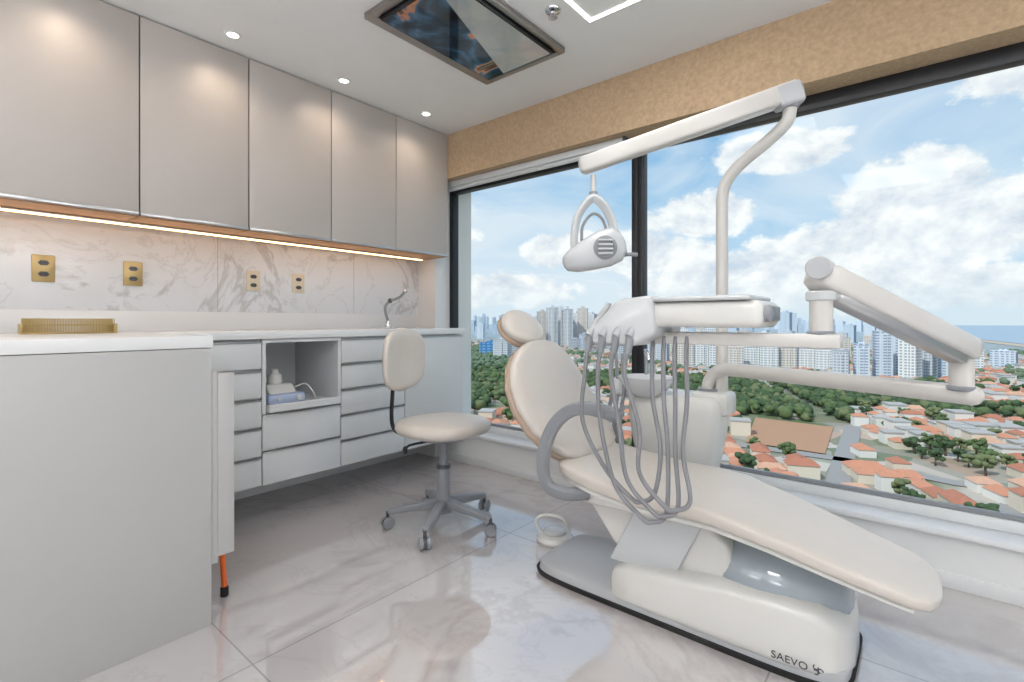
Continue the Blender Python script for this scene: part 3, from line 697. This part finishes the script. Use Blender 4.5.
roofs=[mat('terracotta_roof',L(200,140,112),.85,var=.15,scale=.8),mat('clay_roof',L(180,120,96),.85,var=.15,scale=.8),mat('pale_tile_roof',L(208,164,138),.85,var=.1,scale=.8),mat('grey_fibre_roof',L(178,176,172),.85,var=.1,scale=.8)]
walls=[mat('white_render',L(230,228,222),.8),mat('cream_render',L(222,212,194),.8)]
def house_geo(w,d,h,rh,flat=False):
    w*=.74; d*=.76; h*=.85; rh*=.75
    vs=[(-w/2,-d/2,0),(w/2,-d/2,0),(w/2,d/2,0),(-w/2,d/2,0),(-w/2,-d/2,h),(w/2,-d/2,h),(w/2,d/2,h),(-w/2,d/2,h)]
    fs=[(0,1,5,4),(1,2,6,5),(2,3,7,6),(3,0,4,7)]; mi=[0]*4
    o=.35; W_,D=w/2+o,d/2+o
    vs+=[(-W_,-D,h),(W_,-D,h),(W_,D,h),(-W_,D,h)]
    if flat:
        vs+=[(-W_,-D,h+.6),(W_,-D,h+.6),(W_,D,h+.6),(-W_,D,h+.6)]
        fs+=[(8,9,13,12),(9,10,14,13),(10,11,15,14),(11,8,12,15),(12,13,14,15)]; mi+=[1]*5
    else:
        q=max(0,W_-D*.7); vs+=[(-q,0,h+rh),(q,0,h+rh)]
        fs+=[(8,9,13,12),(10,11,12,13),(9,10,13),(11,8,12),(8,11,10,9)]; mi+=[1]*5
    return vs,fs,mi
variants=[]
for i,(w,d,h,rh,fl) in enumerate([(12,9,4,2.6,0),(15,9,6.2,2.8,0),(10,10,4,2.2,0),(18,10,4.2,2.8,0),(11,9,6.5,0,1),(13,8,3.6,2.4,0),(9,8,7,2.2,0),(13,11,9,0,1)]):
    vs,fs,mi=house_geo(w,d,h,rh,fl)
    for k in range(2):
        me=bpy.data.meshes.new('house'); me.from_pydata(vs,[],fs)
        me.materials.append(walls[(i+k)%2]); me.materials.append(roofs[3] if fl else roofs[(i+k)%3]); me.polygons.foreach_set('material_index',mi)
        variants.append((me,vs,fs,mi,fl,i))
cells=[]; ca,sa=math.cos(.42),math.sin(.42)
for i in range(-140,140):
    for j in range(-140,140):
        u,v=i*11.6,j*10.4
        if i%9==0: continue
        x,y=u*ca-v*sa+random.uniform(-1,1),u*sa+v*ca+random.uniform(-1,1)
        a,r=azr(x,y)
        if y<60 or r<95 or r>1400 or a<-54 or a>22: continue
        if r<260 and (a<-46 or a>14): continue
        if r>580 and any((x-p)**2+(y-q)**2<26**2 for p,q in TP): continue
        cells.append((r,x,y,a))
cells.sort()
hlabels=['small house with a terracotta hipped roof and pale walls','two-storey house with a clay tile roof','compact square house with a clay tile roof','long low house with a terracotta roof','flat-roofed white house with a grey roof','narrow house with a pale tile roof','tall narrow house with a clay tile roof','boxy white flat-roofed building with grey roof']
nh=0; treepos=[]; forest=[]; SV=[];SF=[];SM=[]
for r,x,y,a in cells:
    z=zone(x,y)
    if z in('field','road','none'): continue
    if z=='forest' : forest.append((r,x,y)); continue
    if random.random()<.2: treepos.append((r,x,y)); continue
    q=random.choice(variants); rot=.42+random.choice((0,pi/2))+random.uniform(-.08,.08)
    if nh<292:
        o=bpy.data.objects.new('house',q[0]); o.location=(x,y,GZ); o.rotation_euler=(0,0,rot); COL.objects.link(o)
        o['label']=hlabels[q[5]]; o['category']='house'; o['group']='houses in the neighbourhood below'; nh+=1
    else:
        c,s=math.cos(rot),math.sin(rot); n0=len(SV); k=random.uniform(.85,1.2)
        for vx,vy,vz in q[1]: SV.append((x+(vx*c-vy*s)*k,y+(vx*s+vy*c)*k,GZ+vz))
        ro=random.choice((1,1,2,3,4)) if not q[4] else 4
        for f,m_ in zip(q[2],q[3]): SF.append(tuple(n0+t for t in f)); SM.append(0 if m_==0 else ro)
simple('house_cluster',SV,SF,[walls[0],roofs[0],roofs[1],roofs[2],roofs[3]],SM,'dense spread of distant small tiled-roof houses','houses','stuff')
leaf=[mat('foliage_green',L(88,108,66),.9,var=.5,scale=.5),mat('foliage_dark_green',L(66,88,56),.9,var=.5,scale=.5),mat('foliage_olive',L(108,118,80),.9,var=.45,scale=.5),mat('haze_tinted_foliage',L(104,124,98),.9,var=.3,scale=.3)]  # last green has distance haze mixed into its colour
bark=mat('bark',L(110,90,70),.9)
t=bmesh.new(); bmesh.ops.create_icosphere(t,subdivisions=2,radius=1); IV=[v.co.copy() for v in t.verts]; IF=[tuple(v.index for v in f.verts) for f in t.faces]; t.free()
tv=[]
for k in range(5):
    b=MB(); b.cyl((0,0,0),(0,0,4),.5,bark,r1=.3,n=8)
    for q in range(22):
        t=bmesh.new(); bmesh.ops.create_icosphere(t,subdivisions=2,radius=random.uniform(.6,1.5))
        for v in t.verts: v.co*=random.uniform(.7,1.3); v.co.z*=.8
        b.add(t,leaf[k%3],Matrix.Translation((random.gauss(0,1.5),random.gauss(0,1.5),random.uniform(3.2,7.0))))
    o=b.done('tree',None,'broad leafy green tree among the houses','tree','trees in the neighbourhood below',origin=(0,0,0),ang=180); tv.append(o)
near=sorted(treepos+[f for f in forest if f[0]<330])[:250]
nearset=set(near)
for i,(r,x,y) in enumerate(near):
    src=tv[i%5]; o=src if i<5 else src.copy()
    if i>=5: COL.objects.link(o)
    o.location=(x,y,GZ); o.rotation_euler=(0,0,random.uniform(0,6)); s=random.uniform(.7,1.2); o.scale=(s,s,s*random.uniform(.85,1.2))
rest=[f for f in treepos+forest if f not in nearset]
FV=[];FF=[];FM=[]
for r,x,y in rest:
    for q in range(5 if r<560 else 1):
        n0=len(FV); R=random.uniform(1.5,3.8) if r<560 else random.uniform(3,4.6); cx,cy=x+random.uniform(-5,5),y+random.uniform(-5,5); cz=GZ+random.uniform(2,6.5)
        for v in IV:
            k=R*random.uniform(.75,1.25); FV.append((cx+v.x*k,cy+v.y*k,cz+v.z*k*.85))
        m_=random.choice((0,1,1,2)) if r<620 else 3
        for f in IF: FF.append((n0+f[0],n0+f[1],n0+f[2])); FM.append(m_)
simple('tree_canopy',FV,FF,leaf,FM,'continuous dark green woodland canopy between districts','trees','stuff',None,True)

# ------------------------------------------------------------------ sky
w=bpy.data.worlds.new('sky'); sc.world=w; w.use_nodes=True; nt=w.node_tree; nt.nodes.clear()
out=nt.nodes.new('ShaderNodeOutputWorld'); bg=nt.nodes.new('ShaderNodeBackground'); nt.links.new(bg.outputs[0],out.inputs[0])
tc=texco(nt,'Generated'); s=nt.nodes.new('ShaderNodeSeparateXYZ'); nt.links.new(tc,s.inputs[0])
x,y,z=s.outputs
az=mth(nt,'ARCTAN2',x,y); hyp=mth(nt,'SQRT',mth(nt,'ADD',mth(nt,'MULTIPLY',x,x),mth(nt,'ADD',mth(nt,'MULTIPLY',y,y),1e-5))); el=mth(nt,'DIVIDE',z,hyp)
def comb(a,b,c=0.0):
    n=nt.nodes.new('ShaderNodeCombineXYZ')
    for i,v in enumerate((a,b,c)):
        if hasattr(v,'is_output'): nt.links.new(v,n.inputs[i])
        else: n.inputs[i].default_value=v
    return n.outputs[0]
elc=mth(nt,'MINIMUM',mth(nt,'MAXIMUM',el,-.1),3.0)
base=ramp(nt,mth(nt,'MULTIPLY',mth(nt,'MAXIMUM',elc,0),.8,clamp=True),[(0,L(212,232,244)),(.06,L(182,216,240)),(.18,L(146,196,234)),(.4,L(106,164,218)),(1,L(76,136,206))])
v1=comb(mth(nt,'MULTIPLY',az,1.4),mth(nt,'MULTIPLY',elc,3.6))
n1=noise(nt,v1,1.7,9,.9,.56)
f1=ramp(nt,n1.outputs[0],[(.32,(0,0,0)),(.60,(1,1,1))])
c1=mixc(nt,mth(nt,'MULTIPLY',f1,.8),base,L(232,240,248))
pn=comb(az,mth(nt,'MULTIPLY',elc,1.25)); na=noise(nt,pn,9.5,12,.2,.6)
off=comb(mth(nt,'SUBTRACT',az,.014),mth(nt,'ADD',mth(nt,'MULTIPLY',elc,1.25),.028)); nb=noise(nt,off,9.5,12,.2,.6)
blobs=[(-.5,.18,.10,.095),(3.8,.15,.12,.07),(-5,.115,.15,.06),(-14,.07,.22,.055),(0,.05,.26,.04),(7,.36,.10,.06),(-19,.20,.10,.045),(-24,.13,.12,.04),(-31,.14,.13,.045),(-41,.06,.16,.035),(11,.2,.09,.07),(-52,.2,.15,.07),(20,.15,.15,.08),(-12,.30,.12,.04)]
mx=None
for a,e,ra,re in blobs:
    q=mth(nt,'ADD',mth(nt,'POWER',mth(nt,'ABSOLUTE',mth(nt,'DIVIDE',mth(nt,'SUBTRACT',az,math.radians(a)),ra)),2.0),mth(nt,'POWER',mth(nt,'ABSOLUTE',mth(nt,'DIVIDE',mth(nt,'SUBTRACT',elc,e),re)),2.0))
    g=mth(nt,'SUBTRACT',1.0,q); mx=g if mx is None else mth(nt,'MAXIMUM',mx,g)
mx=mth(nt,'MAXIMUM',mx,-1.4)
dens=mth(nt,'ADD',mth(nt,'MULTIPLY',mx,1.0),mth(nt,'MULTIPLY',mth(nt,'SUBTRACT',na.outputs[0],.48),3.6))
fc=ramp(nt,dens,[(.0,(0,0,0)),(.34,(1,1,1))])
sh=mth(nt,'ADD',.72,mth(nt,'MULTIPLY',mth(nt,'SUBTRACT',na.outputs[0],nb.outputs[0]),2.6),clamp=True)
cc=mixc(nt,sh,L(184,200,220),(1.02,1.02,1.02,1))
c2=mixc(nt,mth(nt,'MULTIPLY',fc,.95),c1,cc)
hz=mth(nt,'SUBTRACT',1.0,mth(nt,'DIVIDE',mth(nt,'ABSOLUTE',elc),.08),clamp=True)
c3=mixc(nt,mth(nt,'MULTIPLY',hz,.7),c2,L(214,230,242))
nt.links.new(c3,bg.inputs[0]); bg.inputs[1].default_value=1.03
sun=light('sun','SUN',(0,-20,60),None,2.8,(1,.97,.92),angle=math.radians(1),rot=(math.radians(42),0,math.radians(-12)))
sun['label']='sun'; sun['category']='light'

# ------------------------------------------------------------------ camera
cd=bpy.data.cameras.new('camera'); cd.sensor_width=36; cd.lens=497/1024*36; cd.shift_y=-20/1024; cd.clip_start=.03; cd.clip_end=20000
cam=bpy.data.objects.new('camera',cd); cam.location=(0,0,1.03); cam.rotation_euler=(pi/2,0,math.radians(39.7)); COL.objects.link(cam)
sc.camera=cam
sc.view_settings.view_transform='Standard'
print('counts',nh,len(near),len(rest),len(SV))
